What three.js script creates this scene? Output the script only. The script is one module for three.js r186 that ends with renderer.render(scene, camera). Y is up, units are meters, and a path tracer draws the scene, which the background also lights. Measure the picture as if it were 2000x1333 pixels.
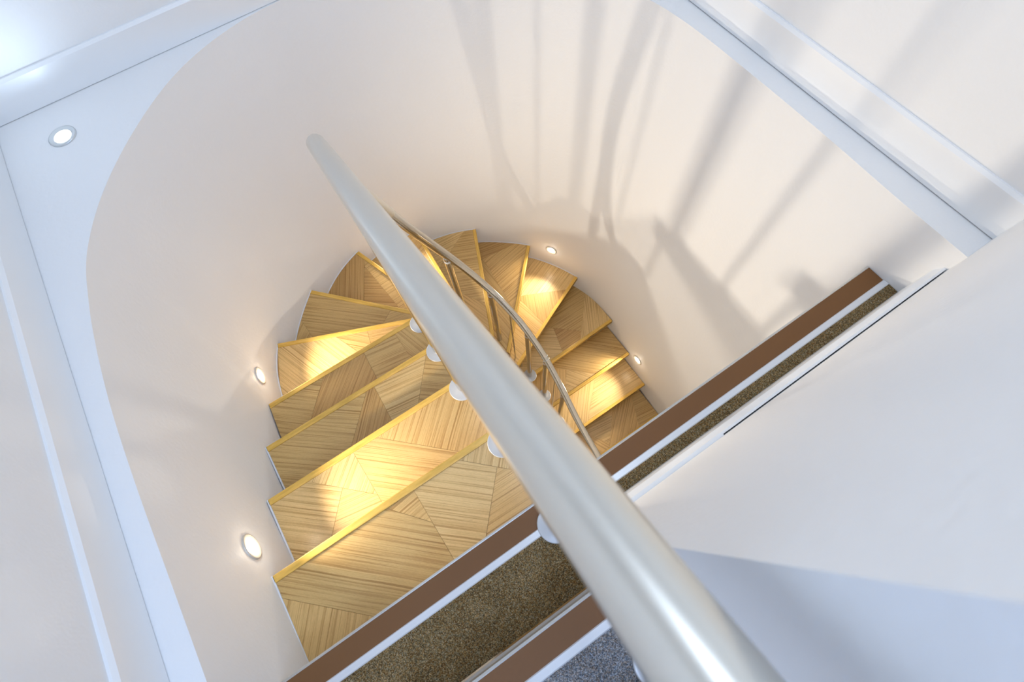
import * as THREE from 'three';
import { mergeGeometries } from 'three/addons/utils/BufferGeometryUtils.js';
import { RectAreaLightUniformsLib } from 'three/addons/lights/RectAreaLightUniformsLib.js';
RectAreaLightUniformsLib.init();

// ---------------------------------------------------------------- camera, light, exposure
const H = 4.7704;                                   // camera height above the lower floor
const AX = [0.83204127, -0.53111638, 0.16007096], AZ = [0.55229059, 0.76622399, -0.32844468], AG = [0.05179214, 0.36168522, 0.93086056];
const F = 932.17;
const scene = new THREE.Scene();
scene.background = new THREE.Color(0.5, 0.6, 0.75);
const camera = new THREE.PerspectiveCamera(2 * Math.atan(666.5 / F) * 180 / Math.PI, 2000 / 1333, 0.02, 60);
camera.position.set(0, H, 0);
camera.up.set(-AX[1], AG[1], -AZ[1]);
camera.lookAt(AX[2], H - AG[2], AZ[2]);
camera.focus = 2.3; camera.userData.fStop = 5;
const renderer = new THREE.WebGLRenderer({ antialias: true });
renderer.toneMapping = THREE.LinearToneMapping;
renderer.toneMappingExposure = 0.80;
renderer.shadowMap.enabled = true;
const PANEL = { w: 0.6, d: 0.8, at: [-0.40, H + 1.38, 1.35], nits: 18, color: new THREE.Color().setRGB(0.42, 0.61, 1.0) };  // added panel out of view, in place of blue daylight from behind
const PANEL2 = { w: 0.6, d: 1.2, at: [0.42, H + 1.38, -0.7], nits: 9.5, color: new THREE.Color().setRGB(0.57, 0.74, 1.0) };  // added panel out of view: cool overhead fill for the well
const STEP = { cd: 4.6, spill: .02, color: new THREE.Color().setRGB(1.0, 0.89, 0.73), angle: 60 * Math.PI / 180 };
const UP = { cd: .5, color: new THREE.Color().setRGB(0.62, 0.8, 1.0) };

// ---------------------------------------------------------------- helpers
const R = 0.19, dT = k => 1.7304 + (k - 1) * R, dL = 1.276;   // depths below the camera: step k, ledge
const yT = k => H - dT(k), yL = H - dL, yC = H + 1.4;
function P(px, py, d) {                               // pixel -> point (x, z) on the level plane d below the camera
  const q = [px - 1000, py - 666.5, F], s = d / (q[0] * AG[0] + q[1] * AG[1] + q[2] * AG[2]);
  return [s * (q[0] * AX[0] + q[1] * AX[1] + q[2] * AX[2]), s * (q[0] * AZ[0] + q[1] * AZ[1] + q[2] * AZ[2])];
}
let seed = 7; const rnd = () => { seed = (seed * 1664525 + 1013904223) >>> 0; return seed / 4294967296; };
const used = {};
function numbered(n) { const k = used[n] = (used[n] ?? -1) + 1; return k ? n + '_' + String(k).padStart(3, '0') : n; }
function mesh(name, geo, mat, parent) {
  const m = new THREE.Mesh(geo, mat); m.name = parent ? name : numbered(name); m.castShadow = m.receiveShadow = true;
  (parent || scene).add(m); return m;
}
function group(name, label, category, grp) {
  const g = new THREE.Group(); g.name = numbered(name); g.userData = { label, category }; if (grp) g.userData.group = grp; scene.add(g); return g;
}
function struct(name, geo, mat, label) { const m = mesh(name, geo, mat); m.userData.kind = 'structure'; if (label) m.userData.label = label; return m; }
const sc = v => v <= 0.04045 ? v / 12.92 : Math.pow((v + 0.055) / 1.055, 2.4);
const rgb = (r, g, b) => new THREE.Color().setRGB(sc(r / 255), sc(g / 255), sc(b / 255));
function box(x0, x1, y0, y1, z0, z1) {
  const g = new THREE.BoxGeometry(x1 - x0, y1 - y0, z1 - z0); g.translate((x0 + x1) / 2, (y0 + y1) / 2, (z0 + z1) / 2);
  const p = g.attributes.position, n = g.attributes.normal, uv = g.attributes.uv;     // uv in metres
  for (let i = 0; i < p.count; i++) { const ax = Math.abs(n.getX(i)), ay = Math.abs(n.getY(i));
    if (ay > .5) uv.setXY(i, p.getX(i), p.getZ(i)); else if (ax > .5) uv.setXY(i, p.getZ(i), p.getY(i)); else uv.setXY(i, p.getX(i), p.getY(i)); }
  return g;
}
function prismXZ(poly, y0, y1, opt = {}) {             // polygon in plan (x, z) raised between two heights
  const sh = new THREE.Shape(poly.map(p => new THREE.Vector2(p[0], -p[1])));
  const g = new THREE.ExtrudeGeometry(sh, { depth: y1 - y0, bevelEnabled: !!opt.bevel, bevelThickness: opt.bevel || 0, bevelSize: opt.bevel || 0, bevelOffset: -(opt.bevel || 0), bevelSegments: 2, curveSegments: 4 });
  g.rotateX(-Math.PI / 2); g.translate(0, y0, 0); return g;
}
function profileX(pts, x0, x1) {                       // profile in (z, y) drawn along x
  const sh = new THREE.Shape(pts.map(p => new THREE.Vector2(-p[0], p[1])));
  const g = new THREE.ExtrudeGeometry(sh, { depth: x1 - x0, bevelEnabled: false }); g.rotateY(Math.PI / 2); g.translate(x0, 0, 0); return g;
}
function profileZ(pts, z0, z1) {                       // profile in (x, y) drawn along z
  const sh = new THREE.Shape(pts.map(p => new THREE.Vector2(p[0], p[1])));
  const g = new THREE.ExtrudeGeometry(sh, { depth: z1 - z0, bevelEnabled: false }); g.translate(0, 0, z0); return g;
}
// ---------------------------------------------------------------- textures
const hash = (x, y, s) => { let h = (x * 374761393 + y * 668265263 + s * 974634777) | 0; h = Math.imul(h ^ (h >>> 13), 1274126177); return ((h ^ (h >>> 16)) >>> 0) / 4294967296; };
function noise(x, y, px, py, s) {                      // value noise that repeats every px, py
  const x0 = Math.floor(x), y0 = Math.floor(y), fx = x - x0, fy = y - y0, u = fx * fx * (3 - 2 * fx), v = fy * fy * (3 - 2 * fy);
  const w = (a, n) => ((a % n) + n) % n, X0 = w(x0, px), X1 = w(x0 + 1, px), Y0 = w(y0, py), Y1 = w(y0 + 1, py);
  return (hash(X0, Y0, s) * (1 - u) + hash(X1, Y0, s) * u) * (1 - v) + (hash(X0, Y1, s) * (1 - u) + hash(X1, Y1, s) * u) * v;
}
function dataTex(w, h, fn, srgb, rx = 1, ry = 1) {
  const a = new Uint8Array(w * h * 4);
  for (let y = 0; y < h; y++) for (let x = 0; x < w; x++) { const c = fn(x, y), i = (y * w + x) * 4; a[i] = c[0]; a[i + 1] = c[1]; a[i + 2] = c[2]; a[i + 3] = 255; }
  const t = new THREE.DataTexture(a, w, h); t.wrapS = t.wrapT = THREE.RepeatWrapping; t.magFilter = t.minFilter = THREE.LinearFilter;
  if (srgb) t.colorSpace = THREE.SRGBColorSpace; t.repeat.set(rx, ry); t.needsUpdate = true; return t;
}
const cl = v => Math.max(0, Math.min(255, v));
// veneer: thin growth lines along u; 0.5 m by 0.4 m
const woodTex = dataTex(512, 1024, (x, y) => {
  const u = x / 512, v = y / 1024 + 0.004 * (noise(u * 4, y / 1024 * 3, 4, 3, 5) - .5) + 0.0015 * (noise(u * 14, y / 60, 14, 17, 15) - .5);
  const a = noise(u * 1, v * 26, 1, 26, 1), b = noise(u * 2, v * 120, 2, 120, 2), c = noise(u * 3, v * 290, 3, 290, 3), f = noise(u * 90, v * 500, 90, 500, 4);
  let dark = Math.pow(Math.max(0, (b - .5) / .5), 1.4) * .7 + Math.pow(Math.max(0, (c - .6) / .4), 1.4) * .45 + Math.pow(Math.max(0, (a - .5) / .5), 1.5) * .3;
  dark = Math.min(1, dark); const l = (a - .5) * 12 + (f - .5) * 14;
  return [cl(226 + l - 64 * dark), cl(194 + l - 72 * dark), cl(136 + l - 74 * dark)];
}, true, 2, 2.5);
const lipTex = dataTex(256, 64, (x, y) => { const n = noise(x / 32, y / 6, 8, 11, 8), m = noise(x / 6, y / 2, 43, 32, 9), l = (n - .5) * 22 + (m - .5) * 10; return [cl(226 + l), cl(180 + l), cl(84 + l)]; }, true, 2, 10);
function carpetFn(base, spread, fleck, s) {
  return (x, y) => { const n = noise(x / 2.1, y / 2.1, 243, 243, s), m = noise(x / 1, y / 1, 512, 512, s + 1), b = noise(x / 40, y / 40, 12, 12, s + 2), c = noise(x / 3, y / 3, 170, 170, s + 3);
    let l = (n - .5) * spread * 1.3 + (m - .5) * spread + (b - .5) * 16; const hue = (c - .5) * 26; const fl = m > .93 ? fleck : 0;
    return [cl(base[0] + l + hue + fl), cl(base[1] + l + fl), cl(base[2] + l - hue + fl)]; };
}
const carpetTex = dataTex(512, 512, carpetFn([118, 96, 59], 74, 44, 21), true, 2.2, 2.2);
const carpetCoolLitTex = dataTex(512, 512, carpetFn([126, 124, 124], 80, 54, 31), true, 2.2, 2.2);  // cool light over the upper steps put into this grey carpet colour
const carpetBump = dataTex(512, 512, (x, y) => { const v = 255 * (noise(x / 2.1, y / 2.1, 243, 243, 21) * .6 + noise(x, y, 512, 512, 22) * .4); return [v, v, v]; }, false, 2.2, 2.2);
const paintBump = dataTex(512, 512, (x, y) => { const v = 255 * (noise(x / 8, y / 8, 64, 64, 41) * .6 + noise(x / 3, y / 3, 170, 170, 42) * .4); return [v, v, v]; }, false, 1.2, 1.2);
const brushed = dataTex(256, 256, (x, y) => { const v = 118 + 50 * (noise(x / 2, y / 60, 128, 4, 51) - .5) + 40 * (noise(x / 30, y / 30, 8, 8, 52) - .5); return [v, v, v]; }, false, 1, 1);
// ---------------------------------------------------------------- materials
const std = (o) => new THREE.MeshStandardMaterial(o), phy = (o) => new THREE.MeshPhysicalMaterial(o);
const M = {
  paint: std({ color: rgb(243, 242, 241), roughness: .62, bumpMap: paintBump, bumpScale: .0006 }),
  trim: std({ color: rgb(244, 244, 244), roughness: .32 }),
  ceiling: std({ color: rgb(245, 245, 245), roughness: .8 }),
  core: std({ color: rgb(176, 132, 70), roughness: .5 }),
  lip: std({ map: lipTex, roughness: .34 }),
  white: std({ color: rgb(228, 228, 230), roughness: .35 }),
  alu: std({ color: rgb(226, 227, 230), roughness: .35, metalness: .25 }),
  edge: std({ color: rgb(206, 204, 200), roughness: .3, metalness: .7 }),
  brown: std({ color: rgb(120, 78, 36), roughness: .6 }),
  carpet: std({ map: carpetTex, roughness: .98, bumpMap: carpetBump, bumpScale: .004 }),
  carpetCoolLit: std({ map: carpetCoolLitTex, roughness: .98, bumpMap: carpetBump, bumpScale: .004 }),
  satin: std({ color: rgb(226, 222, 212), roughness: .33, metalness: 1, roughnessMap: null }),
  steel: std({ color: rgb(214, 211, 204), roughness: .12, metalness: 1 }),
  disc: std({ color: rgb(200, 200, 200), roughness: .3, metalness: .15 }),
  bezel: std({ color: rgb(214, 216, 216), roughness: .3, metalness: .8 }),
  bezelWhite: std({ color: rgb(214, 208, 196), roughness: .4, metalness: .1 }),
  lensWarm: std({ color: rgb(255, 250, 240), emissive: new THREE.Color().setRGB(1, .86, .62), emissiveIntensity: 20, roughness: .4 }),
  lensCool: std({ color: rgb(255, 255, 255), emissive: new THREE.Color().setRGB(.9, .96, 1), emissiveIntensity: 4, roughness: .4 }),
  panel: std({ color: rgb(255, 255, 255), emissive: new THREE.Color().setRGB(.85, .93, 1), emissiveIntensity: 3, roughness: .5 }),
  floor: std({ map: woodTex, roughness: .45 }),
};
const veneer = [[255, 250, 240], [238, 228, 206], [250, 238, 216], [228, 210, 182]].map(c => phy({ map: woodTex, color: rgb(...c), roughness: .36, clearcoat: .25, clearcoatRoughness: .25 }));

// ---------------------------------------------------------------- the shell
const well = new THREE.CatmullRomCurve3([[-.829, .4], [-.829, -.1], [-.834, -.42], [-.838, -.7], [-.834, -.95], [-.818, -1.16], [-.798, -1.31], [-.757, -1.49], [-.65, -1.7], [-.479, -1.912], [-.27, -2.095], [-.1, -2.185], [.09, -2.24], [.274, -2.256], [.45, -2.253], [.66, -2.21], [.856, -2.125], [1.04, -1.99], [1.191, -1.845], [1.32, -1.65], [1.41, -1.45], [1.455, -1.3], [1.474, -1.15], [1.479, -1], [1.479, -.72], [1.474, -.45], [1.462, -.15], [1.458, .095]].map(p => new THREE.Vector3(p[0], 0, p[1])), false, 'centripetal').getPoints(240).map(v => [v.x, v.z]);
const XL = -.917, XR = 1.575, ZF = -2.275, ZP = .084, XP = .1, ZB = 2.7;
const blockPoly = [[XL, ZB], [XL, ZF], [XR, ZF], [XR, .095], ...[...well].reverse(), [-.829, ZB]];
struct('wall_stairwell', prismXZ(blockPoly, 0, yL), M.paint, 'curved white plastered stairwell wall with a flat ledge on top');
struct('wall_left', box(XL - .15, XL, 0, yC + .1, ZF - .15, ZB + .15), M.paint, 'white painted wall above the narrow side of the ledge');
struct('wall_far', box(XL, XR, 0, yC + .1, ZF - .15, ZF), M.paint, 'white painted wall above the ledge corner with the uplight');
struct('wall_right', box(XR, XR + .15, 0, yC + .1, ZF - .15, ZB + .15), M.paint, 'white painted wall above the ledge and its tall skirting');
struct('wall_partition', box(XP, XR, 0, yC, ZP + .006, ZB), M.paint, 'white partition wall rising behind the carpeted landing');
struct('wall_back', box(XL, XR, 0, yC, ZB, ZB + .15), M.paint);
struct('ceiling', box(XL - .15, XR + .15, yC, yC + .12, ZF - .15, ZB + .15), M.ceiling);
struct('floor', box(XL - .15, XR + .15, -.12, 0, ZF - .15, ZB + .15), M.floor);
// skirting boards on the ledge: bevelled top
const sk = (h, t) => [[0, 0], [t, 0], [t, h - .010], [t * .5, h], [0, h]];
struct('baseboard_left', profileZ(sk(.134, .014).map(p => [XL + p[0], yL + .002 + p[1]]), ZF, ZB), M.trim);
struct('baseboard_far', profileX(sk(.128, .014).map(p => [ZF + p[0], yL + .002 + p[1]]), XL, XR), M.trim);
struct('baseboard_right', profileZ(sk(.136, .014).map(p => [XR - p[0], yL + .004 + p[1]]), ZF, ZP + .006), M.trim);
// skirting of the partition, standing on the landing, with an open gap behind it along most of its length
const ySk = yT(0) + .19;
struct('baseboard_partition', profileX([[.064, yT(0)], [ZP + .002, yT(0)], [ZP + .002, ySk], [.079, ySk], [.066, ySk - .03]], XP, 1.462), M.trim, 'white skirting board between landing carpet and partition wall');

struct('trim_1', box(XP, .56, ySk - .03, ySk - .0005, ZP + .002, ZP + .006), M.trim, 'white filler between skirting board and partition wall');

// ---------------------------------------------------------------- carpeted steps at the top
function carpetStep(k, x0, x1, zFront, zBack, carpetMat, label) {
  const g = group('carpeted_step', label, 'stair step'), y = yT(k);
  const xm = Math.min(x1, XP - .002), zr = .064;                     // right of the handrail the step ends at the skirting board
  mesh('step_body', x1 > XP ? mergeGeometries([box(x0, xm, y - .16, y - .008, zFront + .012, zBack), box(xm, x1, y - .16, y - .008, zFront + .012, zr)]) : box(x0, xm, y - .16, y - .008, zFront + .012, zBack), M.white, g);
  const nose = mesh('nosing', profileX([[zFront, y - .03], [zFront + .012, y - .03], [zFront + .012, y - .002], [zFront + .0045, y + .001], [zFront, y - .002]], x0, x1), M.edge, g); nose.userData.label = 'thin bright metal nosing edge';
  const ins = mesh('nosing_insert', box(x0, x1, y - .008, y, zFront + .0045, zFront + .068), M.brown, g); ins.userData.label = 'brown nosing insert';
  const st = mesh('nosing_strip', profileX([[zFront + .068, y - .008], [zFront + .09, y - .008], [zFront + .09, y + .004], [zFront + .087, y + .006], [zFront + .07, y + .003], [zFront + .068, y]], x0, x1), M.alu, g); st.userData.label = 'white metal strip along the carpet';
  mesh('carpet', x1 > XP ? mergeGeometries([box(x0, xm, y - .008, y + .004, zFront + .09, zBack), box(xm, x1, y - .008, y + .004, zFront + .09, zr)]) : box(x0, xm, y - .008, y + .004, zFront + .09, zBack), carpetMat, g);
  return g;
}
carpetStep(0, -.828, 1.457, -.063, .208, M.carpet, 'wide brown carpeted landing step with brown nosing above the wooden stairs');
carpetStep(-1, -.828, XP - .001, .197, .471, M.carpetCoolLit, 'carpeted step tinted grey for its cooler light, with brown nosing above the wide landing step');
carpetStep(-2, -.828, XP - .001, .46, ZB - .001, M.carpetCoolLit, 'carpeted upper floor tinted grey for its cooler light, beyond the two nosed steps');

// ---------------------------------------------------------------- wooden treads
// nosing lines in plan, outer end -> inner end, top tread first
const N = {
  0: [[-.835, -.055], [.1, -.055]], 1: [[-.833, -.364], [.1, -.364]], 2: [[-.836, -.666], [.1, -.668]], 3: [[-.834, -.948], [.1, -.946]], 4: [[-.813, -1.227], [.1, -1.222]],
  5: [[-.694, -1.635], [.12, -1.288]], 6: [[-.411, -1.979], [.15, -1.375]], 7: [[-.025, -2.205], [.245, -1.41]], 8: [[.43, -2.252], [.375, -1.4]], 9: [[.856, -2.127], [.47, -1.246]],
  10: [[1.191, -1.845], [.52, -1.142]], 11: [[1.415, -1.45], [.55, -1.072]], 12: [[1.479, -1.008], [.555, -.988]], 13: [[1.478, -.722], [.555, -.714]], 14: [[1.472, -.448], [.555, -.442]], 15: [[1.465, -.165], [.555, -.165]], 16: [[1.46, .08], [.555, .08]],
};
const sub = (a, b) => [a[0] - b[0], a[1] - b[1]], add = (a, b, s = 1) => [a[0] + b[0] * s, a[1] + b[1] * s], len = a => Math.hypot(a[0], a[1]), nrm = a => { const l = len(a) || 1; return [a[0] / l, a[1] / l]; };
const side = (p, a, b) => (b[0] - a[0]) * (p[1] - a[1]) - (b[1] - a[1]) * (p[0] - a[0]);
function clip(poly, a, b, sgn) {                       // keep the part of poly on one side of line ab
  const out = [];
  for (let i = 0; i < poly.length; i++) {
    const p = poly[i], q = poly[(i + 1) % poly.length], sp = side(p, a, b) * sgn, sq = side(q, a, b) * sgn;
    if (sp >= 0) out.push(p);
    if ((sp > 0 && sq < 0) || (sp < 0 && sq > 0)) { const t = sp / (sp - sq); out.push([p[0] + (q[0] - p[0]) * t, p[1] + (q[1] - p[1]) * t]); }
  }
  return out;
}
const area = p => { let s = 0; for (let i = 0; i < p.length; i++) { const a = p[i], b = p[(i + 1) % p.length]; s += a[0] * b[1] - a[1] * b[0]; } return s / 2; };
const inside = (pt, poly) => { let c = false; for (let i = 0, j = poly.length - 1; i < poly.length; j = i++) if ((poly[i][1] > pt[1]) !== (poly[j][1] > pt[1]) && pt[0] < (poly[j][0] - poly[i][0]) * (pt[1] - poly[i][1]) / (poly[j][1] - poly[i][1]) + poly[i][0]) c = !c; return c; };
const centroid = p => { const s = [0, 0]; for (const q of p) { s[0] += q[0] / p.length; s[1] += q[1] / p.length; } return s; };
function inset(poly, t) {                              // move every side inwards by t
  const s = area(poly) > 0 ? 1 : -1; let out = poly.slice();
  for (let i = 0; i < poly.length; i++) { const a = poly[i], b = poly[(i + 1) % poly.length], d = nrm(sub(b, a)); if (len(sub(b, a)) < 1e-6) continue; const n = [-d[1] * s * t, d[0] * s * t]; out = clip(out, add(a, n), add(b, n), s); }
  return out;
}
const nearWell = p => { let bi = 0, bd = 9; well.forEach((w, i) => { const d = len(sub(w, p)); if (d < bd) { bd = d; bi = i; } }); return bi; };
// veneer seams, in pixels of the photograph: cut [x0, y0, x1, y1, piece the cut goes through (x, y)]; grain [x, y inside the piece, direction dx, dy, tone]
const V = {
  1: { cuts: [[809, 960, 883, 1087], [555, 1170, 735, 1206, 650, 1100], [752, 993, 852, 1023, 700, 1080], [893, 899, 994, 917, 950, 980], [970, 918, 945, 1075, 930, 980]],
    grain: [[600, 1230, 22, -120, 2], [650, 1100, 100, 17, 1], [805, 985, 60, -50, 2], [880, 990, 100, 14, 0], [985, 980, 80, -52, 2], [960, 893, 10, -60, 0]] },
  2: { cuts: [[688, 881, 741, 973], [599, 941, 741, 967, 620, 960], [669, 953, 647, 1052, 600, 1000], [730, 854, 892, 882, 800, 900]],
    grain: [[600, 990, 100, 12, 0], [670, 1000, 100, -45, 2], [670, 920, 30, -80, 0], [790, 905, 100, 14, 2], [840, 830, 30, -100, 2]] },
  3: { cuts: [[718, 757, 689, 862], [730, 754, 761, 813, 790, 770], [822, 757, 831, 700, 830, 750]], grain: [[600, 870, 100, 8, 1], [718, 810, 20, -80, 3], [790, 760, 100, -45, 0], [850, 730, 100, 8, 1]] },
  4: { cuts: [[633, 733, 613, 800], [710, 688, 733, 734, 690, 730], [770, 650, 796, 690, 780, 680]], grain: [[570, 785, 100, 12, 1], [670, 740, 40, -100, 3], [750, 690, 90, -40, 1], [805, 660, 50, 40, 1]] },
  5: { cuts: [[652, 656, 699, 686], [717, 644, 723, 668, 720, 660]], grain: [[580, 710, 60, 46, 0], [690, 660, 100, 20, 2], [745, 652, 100, -20, 2]] },
  6: { cuts: [[588, 625, 613, 663], [765, 603, 752, 625, 760, 612]], grain: [[640, 610, 100, 12, 1], [590, 650, 30, -60, 1], [775, 612, 80, -30, 1]] },
  7: { cuts: [[711, 502, 711, 583], [745, 560, 770, 590, 760, 580]], grain: [[690, 550, 2, -100, 3], [740, 550, 80, -50, 2]] },
  8: { cuts: [[790, 470, 800, 560]], grain: [[820, 500, 50, -60, 2], [760, 510, 80, 20, 1]] },
  9: { cuts: [[903, 457, 879, 492], [870, 560, 940, 590, 910, 560]], grain: [[880, 470, 80, -40, 0], [915, 500, 100, -16, 1], [930, 610, 80, 60, 2]] },
  10: { cuts: [[946, 505, 1010, 474], [955, 525, 1000, 600, 990, 540]], grain: [[970, 480, 80, -30, 3], [990, 520, 70, -60, 2], [960, 560, 60, 70, 1]] },
  11: { cuts: [[1020, 578, 1048, 574], [1030, 600, 1070, 640, 1040, 640]], grain: [[1070, 560, 55, -75, 0], [1030, 620, 60, 50, 2]] },
  12: { cuts: [[1142, 583, 1134, 655], [1092, 642, 1160, 650, 1110, 640], [1080, 640, 1100, 690, 1090, 680]], grain: [[1165, 610, 12, 100, 0], [1110, 610, 80, -50, 1], [1100, 670, 80, -55, 3]] },
  13: { cuts: [[1107, 723, 1180, 733], [1107, 723, 1103, 770, 1120, 740]], grain: [[1170, 680, 100, 16, 1], [1130, 740, 80, 30, 0], [1095, 745, 4, 100, 2]] },
  14: { cuts: [[1162, 740, 1152, 800]], grain: [[1200, 750, 80, -52, 0], [1130, 800, 12, -100, 0]] },
  15: { cuts: [[1196, 800, 1190, 880], [1235, 780, 1250, 840, 1240, 800], [1150, 850, 1190, 866, 1170, 870]], grain: [[1215, 820, 20, -100, 2], [1260, 800, 80, -40, 1], [1175, 840, 80, -40, 0], [1160, 870, 70, 40, 2]] },
};
const stairs = group('wooden_staircase', 'winding wooden staircase with patterned veneer treads and yellow nosings', 'staircase');
function veneerGeo(poly, dir, y0, y1) {
  const g = prismXZ(poly, y0, y1), p = g.attributes.position, uv = g.attributes.uv, o = [rnd() * 3, rnd() * 3];
  for (let i = 0; i < p.count; i++) { const x = p.getX(i), z = p.getZ(i); uv.setXY(i, x * dir[0] + z * dir[1] + o[0], -x * dir[1] + z * dir[0] + o[1]); }
  return g;
}
const TH = .042, LIP = .026, VT = .003;
for (let k = 1; k <= 16; k++) {
  const [fo, fi] = N[k], [bo0, bi0] = N[k - 1], y = yT(k);
  const fd = nrm(sub(fi, fo)), bd = nrm(sub(bi0, bo0));
  let bn = [-bd[1], bd[0]]; const mid = [(fo[0] + fi[0] - bo0[0] - bi0[0]) / 2, (fo[1] + fi[1] - bo0[1] - bi0[1]) / 2];
  if (bn[0] * mid[0] + bn[1] * mid[1] > 0) bn = [-bn[0], -bn[1]];
  const ov = k === 1 ? .02 : .035, bo = add(add(bo0, bn, ov), bd, -.02), bi = add(bi0, bn, k > 4 && k < 12 ? .01 : ov);
  // outline: front edge, inner end, back edge, wall
  let i0 = nearWell(fo), i1 = nearWell(bo); const arc = []; for (let i = i1; i <= i0; i++) arc.push(well[i]);
  let raw = [add(fo, fd, -.05), fi, bi, add(bo, nrm(sub(bi, bo)), -.05)];
  // wall side: clip to the well with a hair of room
  let poly;
  if (k <= 4 || k >= 12) { const xw = k <= 4 ? -.832 : 1.474; poly = raw.map(p => k <= 4 ? [Math.max(p[0], Math.min(-.806, k === 4 && p === raw[0] ? -.808 : k === 4 ? -.83 : xw)), p[1]] : [Math.min(p[0], k >= 15 ? 1.462 : xw), p[1]]); }
  else { const c = [.32, -1.11]; const arcIn = arc.slice(1, -1).map(p => add(p, nrm(sub(c, p)), .003)); const fo2 = add(fo, fd, .002), bo2 = add(well[i1], nrm(sub(c, well[i1])), .003); poly = [fo2, fi, bi, bo2, ...arcIn]; }
  if (area(poly) < 0) poly.reverse();
  const tread = mesh('tread', prismXZ(poly, y - TH, y - VT), M.core, stairs);
  // lipping along the front edge
  let fn = [-fd[1], fd[0]]; const c0 = centroid(poly); if ((c0[0] - fo[0]) * fn[0] + (c0[1] - fo[1]) * fn[1] < 0) fn = [-fn[0], -fn[1]];
  const la = add(fo, fn, LIP), lb = add(fi, fn, LIP), sgn = Math.sign(side(fo, la, lb)) || 1;
  const strip = clip(poly, la, lb, sgn), rest = clip(poly, la, lb, -sgn);
  const lg = prismXZ(strip, y - TH - .001, y, { bevel: .003 });
  { const p = lg.attributes.position, uv = lg.attributes.uv; for (let i = 0; i < p.count; i++) { const x = p.getX(i), z = p.getZ(i); uv.setXY(i, x * fd[0] + z * fd[1] + k, p.getY(i) + x * fn[0] + z * fn[1]); } }
  const lip = mesh('nosing', lg, M.lip, tread); lip.userData.label = 'yellow timber nosing';
  // veneer panels
  let pieces = [rest]; const d = dT(k), S = V[k] || { cuts: [], grain: [] };
  for (const c of S.cuts) {
    const a = P(c[0], c[1], d), b = P(c[2], c[3], d), ref = c.length > 4 ? P(c[4], c[5], d) : null, next = [];
    let target = pieces; if (ref) { target = pieces.filter(p => inside(ref, p)); if (!target.length) target = [pieces.reduce((m, p) => len(sub(centroid(p), ref)) < len(sub(centroid(m), ref)) ? p : m)]; }
    for (const p of pieces) { if (!target.includes(p)) { next.push(p); continue; } const l = clip(p, a, b, 1), r = clip(p, a, b, -1); for (const q of [l, r]) if (q.length > 2 && Math.abs(area(q)) > 2e-4) next.push(q); }
    pieces = next;
  }
  pieces.forEach((p, i) => {
    let best = null, bd2 = 9; const gc = centroid(p);
    for (const g of S.grain) { const q = P(g[0], g[1], d), dd = inside(q, p) ? -1 : len(sub(q, gc)); if (dd < bd2) { bd2 = dd; best = g; } }
    let dir = [Math.cos(k * 1.7 + i * 1.3), Math.sin(k * 1.7 + i * 1.3)], tone = (k + i) % 4;
    if (best) { const q0 = P(best[0], best[1], d), q1 = P(best[0] + best[2] * .2, best[1] + best[3] * .2, d); dir = nrm(sub(q1, q0)); tone = best[4]; if (bd2 > 0 && bd2 < 9) { tone = (tone + 1) % 4; dir = nrm([dir[0] - dir[1] * .8, dir[1] + dir[0] * .8]); } }
    if (p.length < 3) return;
    const q = inset(p, .0005); if (q.length < 3) return;
    mesh('veneer_panel', veneerGeo(q, dir, y - VT, y - .0002 * (i % 3)), veneer[tone], tread);
  });
  if (k < 16) { const c = add(add(fi, fd, -.06), fn, .017), sp = mesh('spacer', new THREE.CylinderGeometry(.008, .008, R - TH, 16), M.steel, stairs); sp.position.set(c[0], y - TH - (R - TH) / 2, c[1]); }
  // white sealing strip along the wall end
  if (k <= 4) { const e = mesh('end_strip', box(-.8335, -.8275, y - .02, y + .003, fo[1], bo0[1] + .01), M.white, tread); e.userData.label = 'thin white edge strip along the wall'; if (k === 4) e.scale.set(1, 1, 1); }
  else if (k < 12) {
    const c = [.32, -1.11], a = arc.map(p => add(p, nrm(sub(c, p)), -.001)), b = arc.map(p => add(p, nrm(sub(c, p)), .005)).reverse();
    const e = mesh('end_strip', prismXZ([...a, ...b], y - .02, y + .003), M.white, tread); e.userData.label = 'thin white edge strip along the wall';
  }
}

// ---------------------------------------------------------------- balustrade
const bal = group('stair_balustrade', 'satin metal handrail on chrome balusters following the inner side of the stairs', 'handrail');
function tube(name, pts, r, mat, seg = 120, parent = bal, caps = true) {
  const c = new THREE.CatmullRomCurve3(pts.map(p => new THREE.Vector3(...p)), false, 'centripetal');
  const gs = [new THREE.TubeGeometry(c, seg, r, 28, false)];
  if (caps) for (const t of [0, 1]) { const s = new THREE.SphereGeometry(r, 28, 14); const p = c.getPoint(t); s.translate(p.x, p.y, p.z); gs.push(s); }
  return mesh(name, mergeGeometries(gs.map(g => { g.deleteAttribute('uv'); return g; })), mat, parent);
}
const RA = [.01456, .5031, -.8641], RK = [.0998, .859, .502], D1 = .3175, R1 = D1 * Math.sin(5.24 * Math.PI / 180);
const railPt = t => [D1 * RK[0] + t * RA[0], H - D1 * RK[1] - t * RA[1], D1 * RK[2] + t * RA[2]];
const rail1 = z => (z - D1 * RK[2]) / RA[2];
const end1 = railPt(rail1(-1.26));
const up = tube('upper_handrail', [railPt(rail1(1.3)), railPt(rail1(.6)), railPt(rail1(0)), railPt(rail1(-.6)), end1], R1, M.satin, 60); up.userData.label = 'thick satin metal upper handrail';
const r2px = [[760, 416, 1.62], [800, 447, 1.8], [850, 483, 2.08], [905, 523, 2.37], [957, 567, 2.62], [1005, 617, 2.76], [1030, 648, 2.85], [1065, 700, 3.04], [1100, 765, 3.2], [1130, 825, 3.33], [1165, 886, 3.47]];
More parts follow.
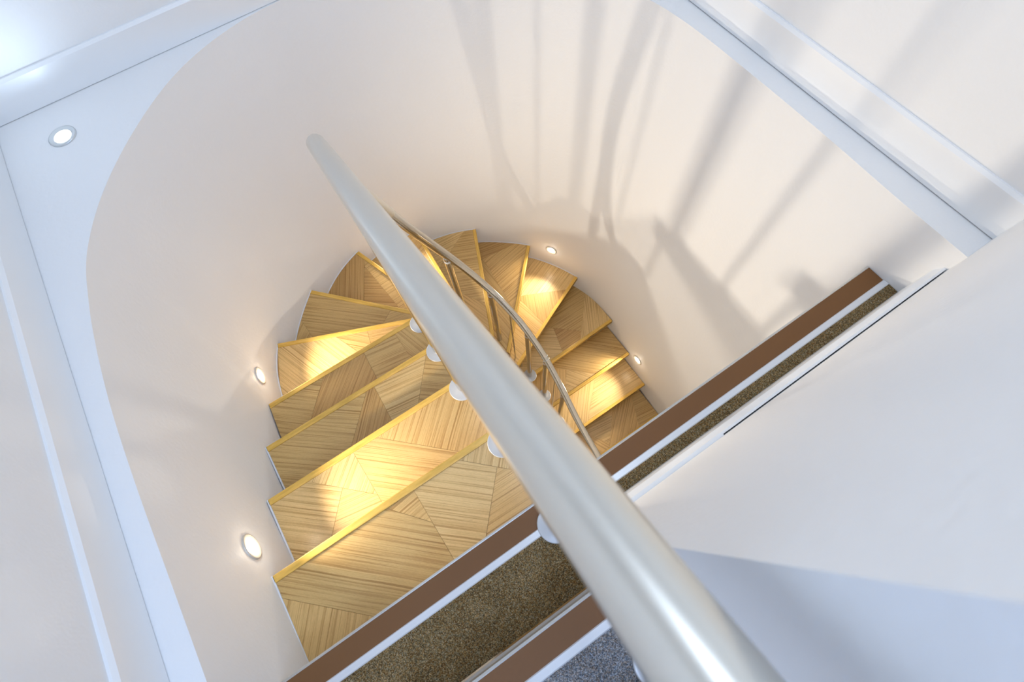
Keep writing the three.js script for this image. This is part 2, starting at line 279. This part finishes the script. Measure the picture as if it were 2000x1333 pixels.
const r2 = r2px.map(([x, y, d]) => { const q = P(x, y, d); return [q[0], H - d, q[1]]; });
tube('rail_bend', [end1, [.066, end1[1] - .06, -1.285], [.09, H - 1.33, -1.3], [.13, H - 1.47, -1.318], r2[0]], .0235, M.satin, 50);
r2.push([.62, H - 3.6, .05], [.62, H - 3.75, .25]);
const low = tube('lower_handrail', r2, .0225, M.steel, 160); low.userData.label = 'slim chrome lower handrail curving down the inner stairs';
{ const p = r2[7], q = r2[8], dir = new THREE.Vector3(q[0] - p[0], q[1] - p[1], q[2] - p[2]).normalize();
  for (const s of [-.012, .012]) { const g = new THREE.TorusGeometry(.0232, .0022, 8, 28); const m = mesh('joint_ring', g, M.bezel, bal); m.position.set(p[0], p[1], p[2]).addScaledVector(dir, s); m.quaternion.setFromUnitVectors(new THREE.Vector3(0, 0, 1), dir); } }
const cyl = (r, y0, y1, seg = 24) => { const g = new THREE.CylinderGeometry(r, r, y1 - y0, seg); g.translate(0, (y0 + y1) / 2, 0); return g; };
const discGeo = new THREE.LatheGeometry([[0, 0], [.054, 0], [.0555, .002], [.055, .006], [.052, .008], [.024, .009], [.022, .018], [.0, .018]].map(p => new THREE.Vector2(...p)), 40);
const slimDisc = new THREE.LatheGeometry([[0, 0], [.016, 0], [.016, .006], [.01, .012], [0, .012]].map(p => new THREE.Vector2(...p)), 24);
const saddleGeo = new THREE.LatheGeometry([[0, -.05], [.019, -.05], [.0205, -.046], [.0205, -.034], [.009, -.018], [.009, 0], [0, 0]].map(p => new THREE.Vector2(...p)), 24);
function baluster(x, z, yBase, yTop, ss = 1) {
  const b = mesh('baluster', cyl(.019, 0, yTop - yBase - .02), M.steel, bal); b.position.set(x, yBase, z);
  mesh('base_disc', discGeo, M.disc, b).userData.label = 'round pale base disc';
  const s = mesh('rail_saddle', saddleGeo, M.disc, b); s.position.y = yTop - yBase - .012; s.scale.set(ss, 1, ss);
}
function slim(x, z, yBase, yTop) {
  const b = mesh('slim_baluster', cyl(.006, 0, yTop - yBase - .01, 12), M.steel, bal); b.position.set(x, yBase, z); mesh('base_disc', slimDisc, M.disc, b);
}
const up1 = z => railPt(rail1(z))[1] - R1 + .012;
for (const [k, x, z] of [[4, .05, -1.173], [3, .045, -.903], [2, .042, -.62], [1, .053, -.303], [0, .046, .022], [-1, .06, .40]]) baluster(x, z, yT(k) + (k < 1 ? .004 : 0), up1(z), .95);
for (const [k, z] of [[4, -1.035], [3, -.765], [2, -.465], [1, -.15]]) slim(.052, z, yT(k), up1(z));
const lowAt = (x, z) => { let b = null, bd = 9; const c = new THREE.CatmullRomCurve3(r2.map(p => new THREE.Vector3(...p)), false, 'centripetal').getPoints(300); for (const p of c) { const d = Math.hypot(p.x - x, p.z - z); if (d < bd) { bd = d; b = p; } } return b; };
function onRail(t0, k) { const p = new THREE.CatmullRomCurve3(r2.map(q => new THREE.Vector3(...q)), false, 'centripetal').getPoint(t0); return [p.x, p.z, p.y]; }
// main balusters of the lower run: under the rail where the photograph shows their saddles
for (const [px, py, d, k] of [[866, 498, 2.28, 9], [955, 568, 2.6, 11], [1029, 650, 2.86, 12], [1062, 706, 3.05, 13], [1101, 768, 3.21, 14]]) { const q = P(px, py, d), p = lowAt(q[0], q[1]); baluster(p.x, p.z, yT(k), p.y - .012); }
for (const [px, py, d, k] of [[993, 603, 2.71, 12], [1083, 735, 3.12, 14]]) { const q = P(px, py, d), p = lowAt(q[0], q[1]); slim(p.x, p.z, yT(k), p.y - .015); }

// ---------------------------------------------------------------- lamps
function recessed(name, label, category, grp, pos, nDir, rOut, rLens, lensMat, bezMat) {
  const g = group(name, label, category, grp); g.position.set(...pos); g.quaternion.setFromUnitVectors(new THREE.Vector3(0, 1, 0), new THREE.Vector3(...nDir).normalize());
  mesh('bezel', new THREE.LatheGeometry([[rLens, -.004], [rLens, .001], [rLens * 1.04, .003], [rOut * .9, .006], [rOut, .004], [rOut, -.004]].map(p => new THREE.Vector2(...p)), 40), bezMat, g);
  mesh('lens', new THREE.LatheGeometry([[0, .009], [rLens * .5, .008], [rLens * .85, .005], [rLens, 0], [rLens, -.003], [0, -.003]].map(p => new THREE.Vector2(...p)), 32), lensMat, g).userData.label = 'glowing lens';
  return g;
}
function spot(name, pos, dir, cd, color, angle, pen, rad = 1) {
  const s = new THREE.SpotLight(color, cd, 0, angle, pen, 2); s.name = name; s.position.set(...pos); s.target.position.set(pos[0] + dir[0], pos[1] + dir[1], pos[2] + dir[2]);
  s.castShadow = true; s.shadow.radius = rad; scene.add(s, s.target); s.target.updateMatrixWorld(); return s;
}
// step lights let into the stairwell wall: [x, z, depth, label]
for (const [x, z, d, lb] of [
  [-.835, -.477, 1.688, 'glowing round recessed wall light above the second wooden tread below the landing'],
  [-.787, -1.39, 2.29, 'glowing round recessed wall light above the fifth wooden tread below the landing'],
  [.21, -2.252, 2.83, 'glowing round wall light at the bend, behind the thick handrail'],
  [1.303, -1.69, 3.41, 'small glowing round wall light beside the brightly lit tapering winder tread'],
  [1.4775, -.63, 3.958, 'small glowing round wall light nearest the foot of the stairs']]) {
  let i = nearWell([x, z]), a = well[Math.max(0, i - 2)], b = well[Math.min(well.length - 1, i + 2)], t = nrm(sub(b, a)), n = [-t[1], t[0]];
  const c = [.32, Math.max(z, -1.11)]; if ((c[0] - well[i][0]) * n[0] + (c[1] - well[i][1]) * n[1] < 0) n = [-n[0], -n[1]];
  // slide along the wall tangent to the exact spot
  const off = (x - well[i][0]) * t[0] + (z - well[i][1]) * t[1], w = add(well[i], t, off);
  recessed('step_light', lb, 'wall light', 'round step lights in the stairwell wall', [w[0], H - d, w[1]], [n[0], 0, n[1]], .047, .0255, M.lensWarm, M.bezelWhite);
  spot('step_lamp', [w[0] + n[0] * .016, H - d, w[1] + n[1] * .016], [n[0], 0, n[1]], STEP.cd, STEP.color, STEP.angle, 1, 1);
  const pl = new THREE.PointLight(STEP.color, STEP.spill, 0, 2); pl.name = 'step_lamp_spill'; pl.position.set(w[0] + n[0] * .02, H - d, w[1] + n[1] * .02); pl.castShadow = true; pl.shadow.radius = .5; scene.add(pl);   // sideways light of the domed lens
}
{ const q = P(123, 267, dL);
  recessed('ledge_uplight', 'silver rimmed round uplight glowing in the corner of the white ledge', 'ledge light', null, [q[0], yL, q[1]], [0, 1, 0], .05, .031, M.lensCool, M.bezel);
  spot('ledge_lamp', [q[0], yL + .016, q[1]], [0, 1, 0], UP.cd, UP.color, 80 * Math.PI / 180, 1, 1.2); }
function addedPanel(o, label) {  // unseen panels added to bring cool light into the stairwell
  const g = group('added_light_panel', label, 'ceiling light'); g.position.set(o.at[0], o.at[1], o.at[2]);
  mesh('panel_frame', box(-o.w / 2 - .02, o.w / 2 + .02, 0, .02, -o.d / 2 - .02, o.d / 2 + .02), M.trim, g);
  mesh('diffuser', box(-o.w / 2, o.w / 2, -.004, 0, -o.d / 2, o.d / 2), M.panel, g);
  const l = new THREE.RectAreaLight(o.color, o.nits, o.w, o.d); l.name = 'added_panel_lamp'; l.position.set(o.at[0], o.at[1] - .008, o.at[2]); l.lookAt(o.at[0], o.at[1] - 1, o.at[2]); scene.add(l);
}
addedPanel(PANEL, 'added unseen cool panel over the carpeted steps, in place of daylight');
addedPanel(PANEL2, 'added unseen cool fill panel over the stairwell');

renderer.render(scene, camera);
